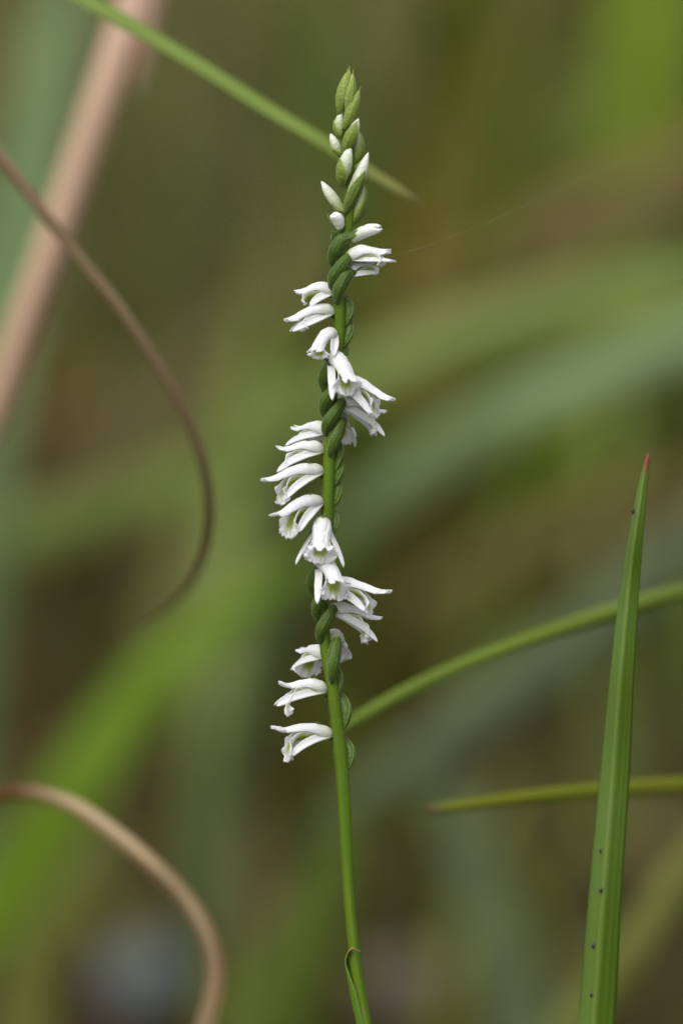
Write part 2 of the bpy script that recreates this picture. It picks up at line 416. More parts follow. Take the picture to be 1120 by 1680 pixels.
def lip_grid(L, jr, drop=1.0, frill=1.0, w=1.0, bend=65):
    k = L / 5.2; n, nc = 46, 61
    # the channel runs forward under the hood, then the apron bends down by the angle bend
    s = np.linspace(0, 1, n); t = np.linspace(-1, 1, nc)
    Lc, La = 3.1 * k, 1.75 * max(.25, drop); tot = Lc + La; sb = Lc / tot
    head = np.radians(np.interp(s, [0, .25 * sb, .75 * sb, sb, min(.98, sb + .5 * (1 - sb)), 1], [14, 3, 2, bend * .45, bend, bend * 1.12]))
    P = np.zeros((n, 3)); P[0] = (.05, 0, -.28)
    for i in range(1, n):
        P[i] = P[i - 1] + tot / (n - 1) * np.array([math.cos(head[i]), 0, -math.sin(head[i])])
    u = np.where(s < sb, s / sb * .62, .62 + (s - sb) / (1 - sb) * .38)      # 0..0.62 channel, 0.62..1 apron
    hw = w * np.interp(u, [0, .2, .45, .62, .75, .9, 1], [.34, .50, .60, .76, 1.08, 1.10, .86])
    curl = np.interp(u, [0, .3, .55, .7, .85, 1], [.55, .75, .70, .35, .05, -.15])
    G = np.zeros((n, nc, 3)); p1, p2, p3 = jr.uniform(0, 6, 3); Y = np.array([0, 1.0, 0])
    nz = lambda f, p: np.array([mnoise.noise(Vector((tt_ * f + p * 9, p * 5, p))) for tt_ in t])
    n1, n2, n3 = nz(4, p1), nz(17, p2), nz(5, p3)
    for i in range(n):
        up = np.array([math.sin(head[i]), 0, math.cos(head[i])]); T = np.array([math.cos(head[i]), 0, -math.sin(head[i])])
        e = np.clip((u[i] - .5) / .2, 0, 1) * frill; edge = np.abs(t) ** 3; e2 = np.abs(t) ** 9
        jag = 0.05 * math.sin(61 * u[i] + p1) + 0.05 * math.sin(97 * u[i] + p2)
        y = t * hw[i] * (1 - .25 * np.abs(t) * max(0, curl[i])) * (1 + e * 0.07 * math.sin(23 * u[i] + p2) * edge) + np.sign(t) * e * e2 * jag
        off = curl[i] * t ** 2 * hw[i] + e * edge * (0.16 * np.sin(24 * u[i] + 6 * t + p1) + 0.07 * np.sin(47 * u[i] + 3 * np.sign(t) + p3))
        off = off - .06 * np.exp(-(t / .12) ** 2) + e * .02 * np.sin(19 * t + 8 * u[i] + p2)
        G[i] = P[i] + y[:, None] * Y + off[:, None] * up
        ee = max(0, (u[i] - .80) / .20) * frill                                # the frilled front edge
        G[i] += T * (ee * (.30 * n1 - 0.30 * t ** 2) + ee ** 4 * .16 * n2)[:, None]
        G[i] += up * (ee * (.42 * n3 + .10 * n2))[:, None]
    mid = np.clip(1 - np.abs(t)[None, :] / np.interp(u, [0, .5, .7, .85], [1.4, 1.2, .62, .45])[:, None], 0, 1)
    g = np.clip(mid * 1.9, 0, 1) * np.interp(u, [0, .1, .62, .76, .88, 1], [.7, 1, 1, .95, .25, 0])[:, None]
    return G, g

def open_flower(v, az, L=5.3, droop=8, size=1.0, spread=1.0, drop=1.0, lip_drop=1.0, up=0.15, side_cut=None, ov=(150, 25, 60, 0.52),
                bract=1.3, seed=0, open_=0, roll=0.0, out=0.22, pw=1.4, w=1.0, lip=True, sw=.39, lw=1.1, lob=.15, frill=1.0, baz=20, yaw=0, sl=5.3, flare=.35):
    """a flower whose tube leaves the stem at photo height v, pointing to azimuth az"""
    jr = np.random.default_rng(1000 + seed)
    c, r = stem_at(v)
    o = c + az_dir(az + baz) * (r + out * MM)
    h = az_dir(az + yaw); dr = R(droop)
    x = h * math.cos(dr) - UV_ * math.sin(dr); z = h * math.sin(dr) + UV_ * math.cos(dr)
    z = Matrix.Rotation(R(roll), 3, x) @ z
    M = frame_matrix(o - Vector(OB), x, z)
    f = empty('flower', parent=orchid); f.matrix_local = M
    Minv = M.inverted()
    # ovary climbs half round the stem from its node to the flower
    a0, a1, len_px, orad = ov
    pts = []
    for k, q in enumerate(np.linspace(0, 1, 6)):
        cc, rr = stem_at(v + len_px * (1 - q) + 3)
        a = az + a0 + (a1 - a0) * q ** pw
        bulge = rr + (orad * 0.80 * math.sin(math.pi * min(.5, .04 + q * .9)) - .12 * (1 - q)) * MM
        pts.append(np.array(cc + az_dir(a) * bulge))
    pts.append(np.array(o + x * 0.30 * MM * size))
    ovary_and_bract(f, Minv, pts, orad * MM, bract, seed)
    sc_ = size * MM
    G, g = hood_grid(L, w, open_, jr, up, lob, flare); grid_obj('hood', G * sc_, M_petal, f, thick=0.10 * MM, g=g)
    for sd in (-1, 1):
        sp = spread[(sd + 1) // 2] if isinstance(spread, tuple) else spread
        dp = drop[(sd + 1) // 2] if isinstance(drop, tuple) else drop
        G, g = sepal_grid(sl * jr.uniform(.96, 1.04), sd, sp * jr.uniform(.9, 1.1), dp * jr.uniform(.92, 1.08), jr, sw)
        grid_obj('lateral_sepal', G * sc_, M_petal, f, thick=0.10 * MM, g=g)
    if lip:
        G, g = lip_grid(max(L, 4.6) if L > 3.5 else 3.9, jr, lip_drop, frill, w * lw, 76 - max(0, droop)); grid_obj('lip', G * sc_, M_lip, f, thick=0.07 * MM, g=g)
    return f

# v, azimuth, then what sets the flower apart
FL = [
    dict(v=424, az=10, L=4.0, droop=-6, spread=.05, drop=.15, lip_drop=.1, w=1.28, up=0, ov=(150, 50, 52, .54), bract=1.3, frill=.3, lob=.2, sl=5.1, sw=.24, flare=.1),
    dict(v=450, az=-18, L=2.7, droop=-22, spread=.15, drop=.3, lip_drop=.2, w=.95, up=0, ov=(125, 75, 46, .56), bract=1.45, frill=.4, sl=3.4, sw=.26),
    dict(v=478, az=178, L=3.3, droop=4, spread=.3, drop=.55, lip_drop=.3, up=0, w=1.0, bract=1.2, sl=2.6, frill=.5, ov=(180, 60, 54, .54), pw=2.6),
    dict(v=510, az=162, L=4.5, droop=14, spread=.1, drop=.30, lip_drop=.35, up=0, w=1.02, bract=1.2, frill=.6, sl=5.2, ov=(196, 70, 56, .52), pw=2.6),
    dict(v=546, az=132, L=3.4, droop=36, spread=.7, drop=.35, lip_drop=.4, up=0, w=1.0, bract=1.15, ov=(215, 70, 52, .46), pw=2.2, sl=3.1),
    dict(v=586, az=56, L=4.4, droop=38, spread=1.2, drop=.9, lip_drop=.85, up=.15, w=1.18, baz=62, flare=.6),
    dict(v=624, az=18, L=5.6, droop=22, spread=.55, drop=1.0, lip_drop=1.0, up=.1, w=1.02, flare=.5),
    dict(v=662, az=-12, L=4.4, droop=14, spread=.6, drop=1.25, lip_drop=1.0, up=.15, w=1.0, ov=(145, 45, 50, .54), sl=5.6),
    dict(v=690, az=-92, L=3.8, droop=2, spread=.9, drop=1.3, lip_drop=.9, up=.2, w=1.15, ov=(175, 110, 56, .54), bract=1.0, baz=75, out=.5),
    dict(v=708, az=228, L=4.4, droop=-2, spread=.7, drop=.7, lip_drop=.8, up=.2, w=1.0, ov=(128, 25, 64, .52), pw=2.2),
    dict(v=738, az=182, L=4.1, droop=3, spread=.6, drop=1.0, lip_drop=.9, up=.3, w=1.0, ov=(174, 60, 56, .54), pw=2.6),
    dict(v=772, az=160, L=5.7, droop=12, spread=.6, drop=1.05, lip_drop=1.05, up=.15, w=1.06, flare=.5, ov=(196, 60, 56, .50), pw=2.6, lw=1.12),
    dict(v=822, az=142, L=5.5, droop=17, spread=.75, drop=1.0, lip_drop=1.1, up=.15, w=1.06, flare=.5, ov=(215, 70, 56, .40), pw=2.4, lw=1.12),
    dict(v=856, az=96, L=4.2, droop=46, spread=1.7, drop=.7, lip_drop=.85, up=.35, w=1.22, roll=-3, flare=.65, sl=5.4, sw=.46),
    dict(v=922, az=60, L=4.4, droop=33, spread=1.3, drop=.9, lip_drop=.9, up=.45, w=1.2, baz=40, flare=.65, sw=.42),
    dict(v=958, az=16, L=6.0, droop=11, spread=.6, drop=1.05, lip_drop=1.1, up=.35, w=1.04, flare=.5),
    dict(v=1000, az=-12, L=4.8, droop=14, spread=.6, drop=1.1, lip_drop=1.1, up=.2, w=1.0, ov=(148, 48, 52, .54), sl=5.9),
    dict(v=1052, az=-92, L=3.8, droop=0, spread=.9, drop=1.0, lip_drop=.9, up=.3, w=1.2, ov=(178, 108, 66, .56), bract=1.0, baz=75, out=.5),
    dict(v=1076, az=240, L=4.6, droop=-2, spread=.7, drop=.8, lip_drop=1.0, up=.2, w=1.05, ov=(110, 25, 60, .46)),
    dict(v=1131, az=168, L=4.2, droop=-2, spread=.6, drop=.85, lip_drop=1.15, up=.35, w=1.04, ov=(190, 60, 62, .60), pw=3, lw=1.15, sl=5.5, flare=.5),
    dict(v=1204, az=164, L=5.5, droop=-2, spread=.45, drop=1.35, lip_drop=1.2, up=.35, w=1.05, ov=(194, 60, 56, .50), pw=3, lw=1.15, sl=4.9, flare=.5),
]
for i, d in enumerate(FL): open_flower(seed=i, **{**d, 'w': d['w'] * (1.07 if d['v'] > 470 else 1)})

# buds, from the tip of the spike down: base pixel, tip pixel, width px, azimuth of the outer side, how far the bract covers, pigment at base/tip, bow
BUDS = [
    ((556, 188), (571, 118), 20, 140, 1.10, .95, .9, .25),
    ((570, 192), (578, 120), 19, 70, 1.10, .95, .9, .2),
    ((564, 212), (589, 148), 20, 60, 1.12, .95, .75, .2),
    ((560, 228), (560, 183), 19, 165, .72, .85, .35, .45),
    ((563, 252), (588, 194), 23, 68, .95, .85, .25, .25),
    ((561, 258), (542, 219), 18, 165, .50, .75, .05, .10),
    ((579, 270), (586, 214), 21, -10, 1.0, .85, .45, .5),
    ((561, 306), (575, 240), 26, 122, .66, .85, .10, .45),
    ((567, 174), (573, 113), 13, 95, 1.10, .95, .9, .1),
    ((564, 352), (604, 250), 25, 45, .74, .80, .0, .18),
    ((567, 350), (527, 297), 21, 195, .38, .75, .0, .30),
    ((577, 368), (592, 298), 25, -5, 1.05, .85, .45, .50),
]
def bud(bp, tp, wpx, az, cover, g0, g1, bow, seed):
    jr = np.random.default_rng(500 + seed)
    vb = bp[1]; c, r = stem_at(vb)
    dep = (az_dir(az) * (r + 0.35 * MM)).dot(FV)
    b = at(bp[0], bp[1], D + dep * 0.8); t = at(tp[0], tp[1], D + dep * 1.25)
    rad = wpx * PX / 2 * .92
    outv = az_dir(az)
    mid = (b + t) / 2 + outv * (bow * rad)
    x = (t - b).normalized(); M = frame_matrix(b - Vector(OB), x, outv)
    f = empty('bud', parent=orchid); f.matrix_local = M; Minv = M.inverted()
    pts = [np.array(b), np.array(b * .55 + mid * .45 + outv * rad * bow * .45), np.array(mid), np.array(mid * .45 + t * .55 + outv * rad * bow * .2), np.array(t)]
    P = crom(pts, 26) - OB; s = np.linspace(0, 1, 26)
    prof = rad * np.interp(s, [0, .08, .2, .4, .6, .8, .92, .98, 1], [.12, .38, .70, .98, .96, .68, .36, .15, .03])
    ref = np.array(outv)
    G = tube_grid(P, prof, 20, ref)
    a = np.linspace(0, 2 * math.pi, 20, endpoint=False)
    cen = G.mean(axis=1, keepdims=True)
    G = cen + (G - cen) * (1 - 0.07 * np.exp(-((np.cos(1.5 * (a + .6)) / .25) ** 2)))[None, :, None]
    g1 = .16 + .84 * g1; g0 = min(1, g0 + .1)
    g = np.repeat((g0 + (g1 - g0) * np.clip((s - .2) / .65, 0, 1))[:, None], 20, 1)
    grid_obj('bud_petals', loc(Minv, G), M_bud, f, closed=True, g=g)
    n2 = int(26 * min(cover, 1.0)); Q = P[:max(8, n2)]
    if cover > 1:
        Q = np.vstack([Q] + [Q[-1] + (Q[-1] - Q[-4]) * .35 * k + ref * .04 * MM * k for k in range(1, 3)])
    T, N, B = frames(Q, ref); q = np.linspace(0, 1, len(Q))
    half = np.maximum(np.interp(q * (len(Q) / 26), s, prof), .06 * MM) + 0.03 * MM
    wrap = np.interp(q, [0, .1, .35, .6, .8, .92, 1], [2.6, 2.3, 1.75, 1.25, .75, .36, .02])
    Gb = sheet_on_path(Q, N, B, half, jr.uniform(-.5, .1), wrap, 0)
    tt = np.linspace(-1, 1, 25)
    gb = np.clip(np.abs(tt)[None, :] ** 5 * .9 + np.interp(q, [0, .7, 1], [0.1, .25, .6])[:, None] + (0.2 if vb < 215 else 0), 0, 1)
    grid_obj('bract', loc(Minv, Gb), M_youngbract if vb < 345 else M_bract, f, thick=.07 * MM, g=gb)
    note_hairs(Gb, 120, .05, .13, centre=Q)
for i, q in enumerate(BUDS): bud(*q, seed=i)

# the two half-open buds: a rounded one facing the viewer and one stretching out to the side
def opening_bud(v, az, L, droop, w, seed, ov, bract=1.2, lob=.10):
    jr = np.random.default_rng(700 + seed)
    c, r = stem_at(v); o = c + az_dir(az + 25) * (r + .3 * MM)
    h = az_dir(az); dr = R(droop); x = h * math.cos(dr) - UV_ * math.sin(dr); z = h * math.sin(dr) + UV_ * math.cos(dr)
    M = frame_matrix(o - Vector(OB), x, z); f = empty('bud', parent=orchid); f.matrix_local = M; Minv = M.inverted()
    a0, a1, lp, orad = ov; pts = []
    for q in np.linspace(0, 1, 6):
        cc, rr = stem_at(v + lp * (1 - q) + 3)
        pts.append(np.array(cc + az_dir(az + a0 + (a1 - a0) * q) * (rr + (.1 + orad * .75 * math.sin(math.pi * min(1, .15 + q * .7))) * MM)))
    pts.append(np.array(o + x * .3 * MM))
    ovary_and_bract(f, Minv, pts, orad * MM, bract, seed)
    s = np.linspace(0, 1, 30); nt_ = 24; a = np.linspace(0, 2 * math.pi, nt_, endpoint=False)
    rr = w * np.interp(s, [0, .1, .4, .7, .9, 1], [.46, .56, .64, .58, .40, .14])
    G = np.zeros((30, nt_, 3)); zc = .28 * np.sin(math.pi * s * .9)
    tipl = lob * (1 - np.abs(np.cos(1.5 * a)))
    for i in range(30):
        e = max(0, (s[i] - .75) / .25)
        G[i, :, 0] = L * (s[i] - tipl * e); G[i, :, 1] = rr[i] * np.sin(a); G[i, :, 2] = zc[i] + rr[i] * np.cos(a) * .95 + .1 * e * np.cos(a)
    seam = np.exp(-((np.cos(1.5 * a)) / .2) ** 2)
    G[:, :, 1] *= (1 - .10 * seam)[None]; G[:, :, 2] = zc[:, None] + (G[:, :, 2] - zc[:, None]) * (1 - .10 * seam)[None]
    g = np.repeat(np.interp(s, [0, .1, .4, .6, 1], [.8, .6, .25, .04, 0])[:, None], nt_, 1)
    grid_obj('bud_petals', G * MM, M_bud, f, closed=True, g=g)
opening_bud(374, 125, 1.6, -45, 1.0, 0, (120, 30, 26, .42), 1.6, 0.03)
opening_bud(392, 16, 3.0, -16, 1.0, 1, (165, 100, 42, .54), 1.35, 0.25)

# small sheathing leaf low on the stem
def sheath_leaf():
    P = [np.array(at(u, v, D)) for u, v in ((602, 1700), (592, 1650), (583, 1600), (576, 1575))]
    P += [np.array(at(577, 1562, D - .0006)), np.array(at(583, 1556, D - .0012)), np.array(at(592, 1560, D - .0014))]
    wd_ = [10.5, 11, 11.5, 9, 5, 2.6, .6]
    rows = crom([np.append(p, w * PX) for p, w in zip(P, wd_)], 40); Q = rows[:, :3] - OB; wv = rows[:, 3]
    q = np.linspace(0, 1, 40); T = unit(np.gradient(Q, axis=0)); nc = 13; t = np.linspace(-1, 1, nc)
    out = np.array(az_dir(196)); G = np.zeros((40, nc, 3))
    for i in range(40):
        n = out - T[i] * np.dot(out, T[i]); n /= np.linalg.norm(n); b_ = np.cross(T[i], n)
        k = np.interp(q[i], [0, .45, .7, 1], [2.0, 1.7, .9, .4]); th = t * k
        rr = max(wv[i], 1e-5)
        cen = Q[i] + n * (np.interp(q[i], [0, .4, .62, .8, 1], [.02, .10, .05, 0, 0]) * MM)
        G[i] = cen + rr * 1.12 * (np.cos(th)[:, None] * n + np.sin(th)[:, None] * b_)
    m = leafy('sheath', [S((80, 116, 26)), S((98, 132, 40))], scale=(8, 3, 1), tip=S((150, 110, 70)), tip_at=.86, trans=.25)
    grid_obj('sheath_leaf', G, m, orchid, thick=.08 * MM)
sheath_leaf()

# basal rosette of small oval leaves, below the picture
M_basal = leafy('basal_leaf', [S((58, 92, 30)), S((84, 116, 44))], trans=.2)
for i in range(4):
    a = i * 1.6 + .5; Lf = .032 + .004 * (i % 2); q = np.linspace(0, 1, 14); t = np.linspace(-1, 1, 7); G = np.zeros((14, 7, 3))
    for k in range(14):
        w = .0085 * math.sin(math.pi * min(1, q[k] * .92 + .06)) ** .8
        for j in range(7):
            rr = .0008 + Lf * q[k]; y = w * t[j]
            G[k, j] = (rr * math.cos(a) - y * math.sin(a), rr * math.sin(a) + y * math.cos(a), .010 + .010 * math.sin(q[k] * 2.4) + .2 * abs(y))
    grid_obj('basal_leaf', G, M_basal, orchid, thick=.0002)

def build_hairs():
    vs, fs = [], []
    for p, d, ln in hair_pts:
        a = unit(np.cross(d, [0.3, 0.5, 0.8])); b = np.cross(d, a); r = 0.009 * MM; k = len(vs)
        for t in (0, 2.094, 4.189): vs.append(p - d * .02 * MM + r * (math.cos(t) * a + math.sin(t) * b))
        vs.append(p + d * ln); fs += [(k, k + 1, k + 3), (k + 1, k + 2, k + 3), (k + 2, k, k + 3)]
    me = bpy.data.meshes.new('hairs'); me.from_pydata([tuple(v) for v in vs], [], fs); me.materials.append(M_hair)
    o = bpy.data.objects.new('hairs', me); C.objects.link(o); o.parent = orchid; o['kind'] = 'stuff'
build_hairs()

# ------------------------------------------------------------------ grass blades
def ribbon(name, pts, mat, parent=None, roll=0.0, fold=0.35, n=60, nc=9, thick=0.00022, roll_end=None, off=None, spine=None):
    """pts: rows of world point + full width (metres), root first. A folded leaf blade."""
    rows = crom([tuple(p) + (w,) for p, w in pts], n); P = rows[:, :3]; wd_ = np.maximum(rows[:, 3], 0.00008)
    T = unit(np.gradient(P, axis=0)); t = np.linspace(-1, 1, nc); G = np.zeros((n, nc, 3))
    for i in range(n):
        view = np.array(FV)
        b_ = np.cross(T[i], view); b_ /= np.linalg.norm(b_) + 1e-9; nr_ = np.cross(b_, T[i])
        rl = roll if roll_end is None else roll + (roll_end - roll) * i / (n - 1)
        a = b_ * math.cos(rl) + nr_ * math.sin(rl); c = -b_ * math.sin(rl) + nr_ * math.cos(rl)
        G[i] = P[i] + (t * wd_[i] / 2)[:, None] * a + (fold * (np.abs(t) - .5) * wd_[i] / 2)[:, None] * c
    if off is not None: G = G - np.array(off)
    return grid_obj(name, G, mat, parent, thick=thick)

def blade(name, label, cat, px, mat, roots=(), tips=(), group=None, **kw):
    """px: (u, v, depth, width in px), tip last. roots: world points + width going down to the soil"""
    pts = [(tuple(p), w) for p, w in roots] + [(tuple(at(u, v, d)), w * K * d) for u, v, d, w in px]
    root = pts[0][0]
    o = ribbon(name, pts, mat, off=root, **kw); o.location = root
    tag(o, label, cat, group)
    return o

def stalk(name, label, cat, px, mat, roots=(), n=90, nseg=12, squash=1.0):
    pts = [tuple(p) + (w / 2,) for p, w in roots] + [tuple(at(u, v, d)) + (w * K * d / 2,) for u, v, d, w in px]
    rows = crom(pts, n); root = rows[0, :3].copy()
    o = grid_obj(name, tube_grid(rows[:, :3] - root, rows[:, 3], nseg, squash=squash), mat, closed=True)
    o.location = root; tag(o, label, cat)
    return o

def G_(u, d, w, z=-0.004): return (on_ground(u, d, z), w)

M_fresh = leafy('fresh_blade', [S((72, 102, 18)), S((82, 112, 22)), S((94, 122, 30))], scale=(14, 5, 1), rough=.42, trans=.25, spec=.4,
                tip=S((136, 44, 50)), tip_at=.992, tip_w=.01, mid=(S((116, 132, 56)), .5), bump=.3, half=(S((104, 128, 66)), .4))
M_thin = leafy('thin_blade', [S((104, 128, 46)), S((120, 140, 62))], scale=(4, 6, 1), rough=.5, trans=.25, spec=.25, tip=S((130, 124, 72)), tip_at=.985)
M_bend = leafy('bent_blade', [S((110, 136, 40)), S((126, 146, 60))], scale=(4, 6, 1), rough=.5, trans=.25, spec=.25)
M_thin2 = leafy('olive_blade', [S((104, 126, 24)), S((122, 128, 34))], scale=(2, 9, 1), rough=.5, trans=.25, spec=.2, tip=S((118, 96, 72)), tip_at=.995, tip_w=.02)
M_dry = leafy('dry_straw', [S((168, 124, 86)), S((192, 158, 132)), S((196, 174, 158))], scale=(3, 4, 1), rough=.5, trans=.15)
M_brown = leafy('brown_stalk', [S((104, 86, 60)), S((130, 110, 84))], scale=(3, 9, 1), rough=.6, trans=.1, spec=.25)
M_tan = leafy('tan_curl', [S((134, 104, 70)), S((160, 136, 100)), S((186, 168, 136))], scale=(2, 6, 1), rough=.5, trans=.2, spec=.3, tip=S((112, 78, 42)), tip_at=.86)
M_glau = leafy('glaucous_blade', [S((104, 128, 80)), S((120, 142, 98))], scale=(6, 4, 1), rough=.5, trans=.25, spec=.25)
M_sage = leafy('sage_blade', [S((104, 120, 54)), S((118, 132, 68))], scale=(6, 4, 1), rough=.5, trans=.25, spec=.2)
M_lime = leafy('lime_blade', [S((92, 124, 18)), S((106, 136, 28))], scale=(6, 3, 1), rough=.5, trans=.35, spec=.2)
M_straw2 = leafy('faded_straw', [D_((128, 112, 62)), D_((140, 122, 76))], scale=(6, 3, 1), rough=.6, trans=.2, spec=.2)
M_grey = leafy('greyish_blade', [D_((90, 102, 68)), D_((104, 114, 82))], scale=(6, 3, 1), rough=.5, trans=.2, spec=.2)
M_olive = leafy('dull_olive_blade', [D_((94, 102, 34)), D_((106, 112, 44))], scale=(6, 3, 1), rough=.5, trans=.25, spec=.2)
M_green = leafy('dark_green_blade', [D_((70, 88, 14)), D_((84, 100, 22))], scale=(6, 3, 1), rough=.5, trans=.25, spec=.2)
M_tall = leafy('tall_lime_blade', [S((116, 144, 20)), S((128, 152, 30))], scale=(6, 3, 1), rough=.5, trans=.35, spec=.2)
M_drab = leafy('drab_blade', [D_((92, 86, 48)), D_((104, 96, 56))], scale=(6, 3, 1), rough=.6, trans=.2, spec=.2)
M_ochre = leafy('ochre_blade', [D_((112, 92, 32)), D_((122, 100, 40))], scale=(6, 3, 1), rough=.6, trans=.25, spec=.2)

# the sharp folded blade beside the orchid, with its insect specks
b7 = blade('grass_blade', 'upright folded green grass blade with a red tip and dark specks', 'grass blade',
      [(945, 2100, .527, 66), (958, 1850, .527, 64), (975, 1680, .527, 60), (993, 1440, .526, 52), (1008, 1250, .526, 46), (1019, 1100, .525, 37),
       (1032, 960, .525, 29), (1043, 870, .524, 21), (1053, 800, .524, 13), (1059, 765, .524, 8), (1063, 744, .524, 1)],
      M_fresh, roots=[G_(800, .53, .0036), (at(915, 2500, .528), .0036)], roll=.22, fold=.85, n=260, nc=13)
M_speck, _n, _l, _b, _o = newmat('dark_speck'); _b.inputs['Base Color'].default_value = S((38, 33, 24)); _b.inputs['Roughness'].default_value = .5
def speck(u, v, w, h, d):
    a = np.linspace(0, 2 * math.pi, 12, endpoint=False); q = np.linspace(0, 1, 7)
    c = at(u, v, d) - b7.location; G = np.zeros((7, 12, 3))
    for i in range(7):
        k = math.sin(math.pi * (0.04 + .92 * q[i]))
        for j in range(12):
            r_ = 1 + .18 * math.sin(3 * a[j] + u)
            G[i, j] = c + UV_ * ((q[i] - .5) * h * PX) + RV * (math.cos(a[j]) * k * w / 2 * r_ * PX) - FV * (math.sin(a[j]) * k * .2 * w * PX)
    grid_obj('speck', G, M_speck, b7, closed=True)
for q in ((1037.5, 838, 6, 13, .5232), (985, 1460, 7, 10, .5254), (973, 1551, 8, 11, .5262), (970, 1632, 7, 10, .5264), (984, 1396, 5, 8, .5254)): speck(*q)

# thin blades just behind the orchid
blade('grass_blade', 'thin green grass blade slanting down behind the orchid\'s green buds', 'grass blade',
      [(-560, 700, 0.5700, 46), (-470, 220, 0.5700, 44), (-300, -60, 0.5660, 42), (-100, -110, 0.5600, 36), (60, -45, 0.5560, 31), (200, 32, 0.5530, 28), (330, 108, 0.5510, 26), (430, 172, 0.5500, 25),
       (520, 226, 0.5490, 23), (600, 277, 0.5490, 19), (650, 308, 0.5490, 14), (692, 336, 0.5490, 4)],
      M_thin, roots=[G_(-600, .565, .0026)], roll=.5, fold=.5, n=110)
blade('grass_blade', 'thin green grass blade bending away behind the orchid stem below the lowest flowers', 'grass blade',
      [(1750, 1700, 0.6120, 28), (1560, 1120, 0.5970, 28), (1330, 935, 0.5820, 28), (1120, 972, 0.5680, 27), (1000, 1006, 0.5630, 27), (880, 1046, 0.5600, 26), (760, 1092, 0.5580, 25), (680, 1128, 0.5570, 23),
       (600, 1172, 0.5560, 21), (560, 1194, 0.5560, 13), (528, 1212, 0.5560, 3)],
      M_bend, roots=[G_(1800, .60, .0024)], roll=.4, fold=.4, n=110)
blade('grass_blade', 'thin horizontal olive green blade with a dry tip crossing behind the folded blade', 'grass blade',
      [(1640, 1950, 0.5800, 30), (1540, 1500, 0.5750, 30), (1350, 1310, 0.5700, 29), (1200, 1289, 0.5640, 28), (1080, 1291, 0.5600, 27), (960, 1299, 0.5570, 25), (860, 1309, 0.5550, 23), (780, 1319, 0.5540, 20),
       (730, 1325, 0.5540, 17), (698, 1328, 0.5540, 6)],
      M_thin2, roots=[G_(1680, .57, .002)], roll=.3, fold=.4, n=110)

# dry stalks
straw = stalk('dry_stalk', 'thick pale straw stalk leaning behind the thin curved brown stem', 'dry stalk',
      [(-190, 1150, 0.6400, 57), (-70, 830, 0.6350, 59), (0, 640, 0.6320, 61), (60, 470, 0.6290, 64), (120, 300, 0.6270, 70), (175, 140, 0.6250, 73), (225, -10, 0.6250, 75), (300, -220, 0.6250, 72), (380, -430, 0.6250, 54), (430, -560, 0.6250, 18)],
      M_dry, roots=[G_(-520, .64, .0040)], squash=.8)
ribbon('leaf_sheath', [(tuple(at(u, v, .6225)), w * K * .62) for u, v, w in ((330, -230, 24), (285, -100, 38), (256, 0, 44), (241, 70, 36), (230, 122, 20), (222, 150, 3))],
       M_dry, parent=straw, roll=.9, fold=.3, off=straw.location)
stalk('dry_stalk', 'thin curved brown stem sweeping down beside the pale straw stalk', 'dry stalk',
      [(-560, 900, 0.5680, 26), (-470, 380, 0.5640, 25), (-330, 120, 0.5600, 24), (-150, 120, 0.5570, 23), (0, 255, 0.5550, 22), (60, 335, 0.5540, 21), (120, 410, 0.5540, 21), (190, 497, 0.5540, 20), (250, 585, 0.5550, 19), (305, 680, 0.5570, 18),
       (336, 770, 0.5600, 17), (346, 850, 0.5640, 16), (330, 925, 0.5700, 14), (290, 985, 0.5800, 12), (235, 1030, 0.5930, 9), (190, 1060, 0.6030, 4)],
      M_brown, roots=[G_(-600, .57, .0017)])
blade('dry_stalk', 'tan curled dry grass leaf with a rusty end arching over near the soil', 'dry leaf',
      [(290, 1800, 0.5740, 33), (335, 1690, 0.5700, 32), (354, 1600, 0.5670, 31), (338, 1530, 0.5650, 31), (300, 1470, 0.5640, 31), (245, 1415, 0.5630, 31), (180, 1362, 0.5640, 29), (120, 1322, 0.5660, 26), (60, 1303, 0.5700, 26), (0, 1305, 0.5750, 25), (-80, 1325, 0.5820, 20), (-150, 1370, 0.5880, 5)],
      M_tan, roots=[G_(150, .58, .0022), (at(220, 2200, .57), .0022)], roll=.35, fold=.3, n=120)

# broad blades farther back, out of focus
blade('grass_blade', 'broad blue-green grass blade arching out of focus above the red-tipped blade', 'grass blade',
      [(330, 1560, .97, 56), (370, 1300, .95, 60), (430, 1080, .92, 66), (520, 920, .88, 72), (610, 828, .86, 76), (720, 742, .85, 78), (850, 668, .84, 78), (980, 612, .84, 74), (1130, 556, .84, 70), (1350, 500, .84, 50), (1600, 520, .84, 8)],
      M_glau, roots=[G_(310, .985, .005)], roll=.2, fold=.2)
blade('grass_blade', 'broad sage green blade sweeping out of focus just above the blue-green one', 'grass blade',
      [(-250, 1010, 1.0, 80), (0, 888, .95, 84), (150, 842, .93, 84), (300, 785, .92, 82), (430, 715, .91, 80), (560, 640, .90, 80), (720, 560, .90, 80), (900, 505, .90, 76), (1120, 470, .90, 66), (1400, 450, .90, 16)],
      M_sage, roots=[G_(-600, 1.02, .008)], roll=.2, fold=.2)
blade('grass_blade', 'bright lime green broad blade rising out of focus behind the tan curled leaf', 'grass blade',
      [(-120, 1640, .84, 92), (0, 1480, .835, 98), (110, 1310, .83, 98), (200, 1180, .83, 94), (280, 1080, .83, 80), (370, 1005, .835, 56), (470, 940, .84, 34), (600, 880, .85, 4)],
      M_lime, roots=[G_(-320, .88, .009), (at(-230, 1850, .86), .009)], roll=.2, fold=.2)
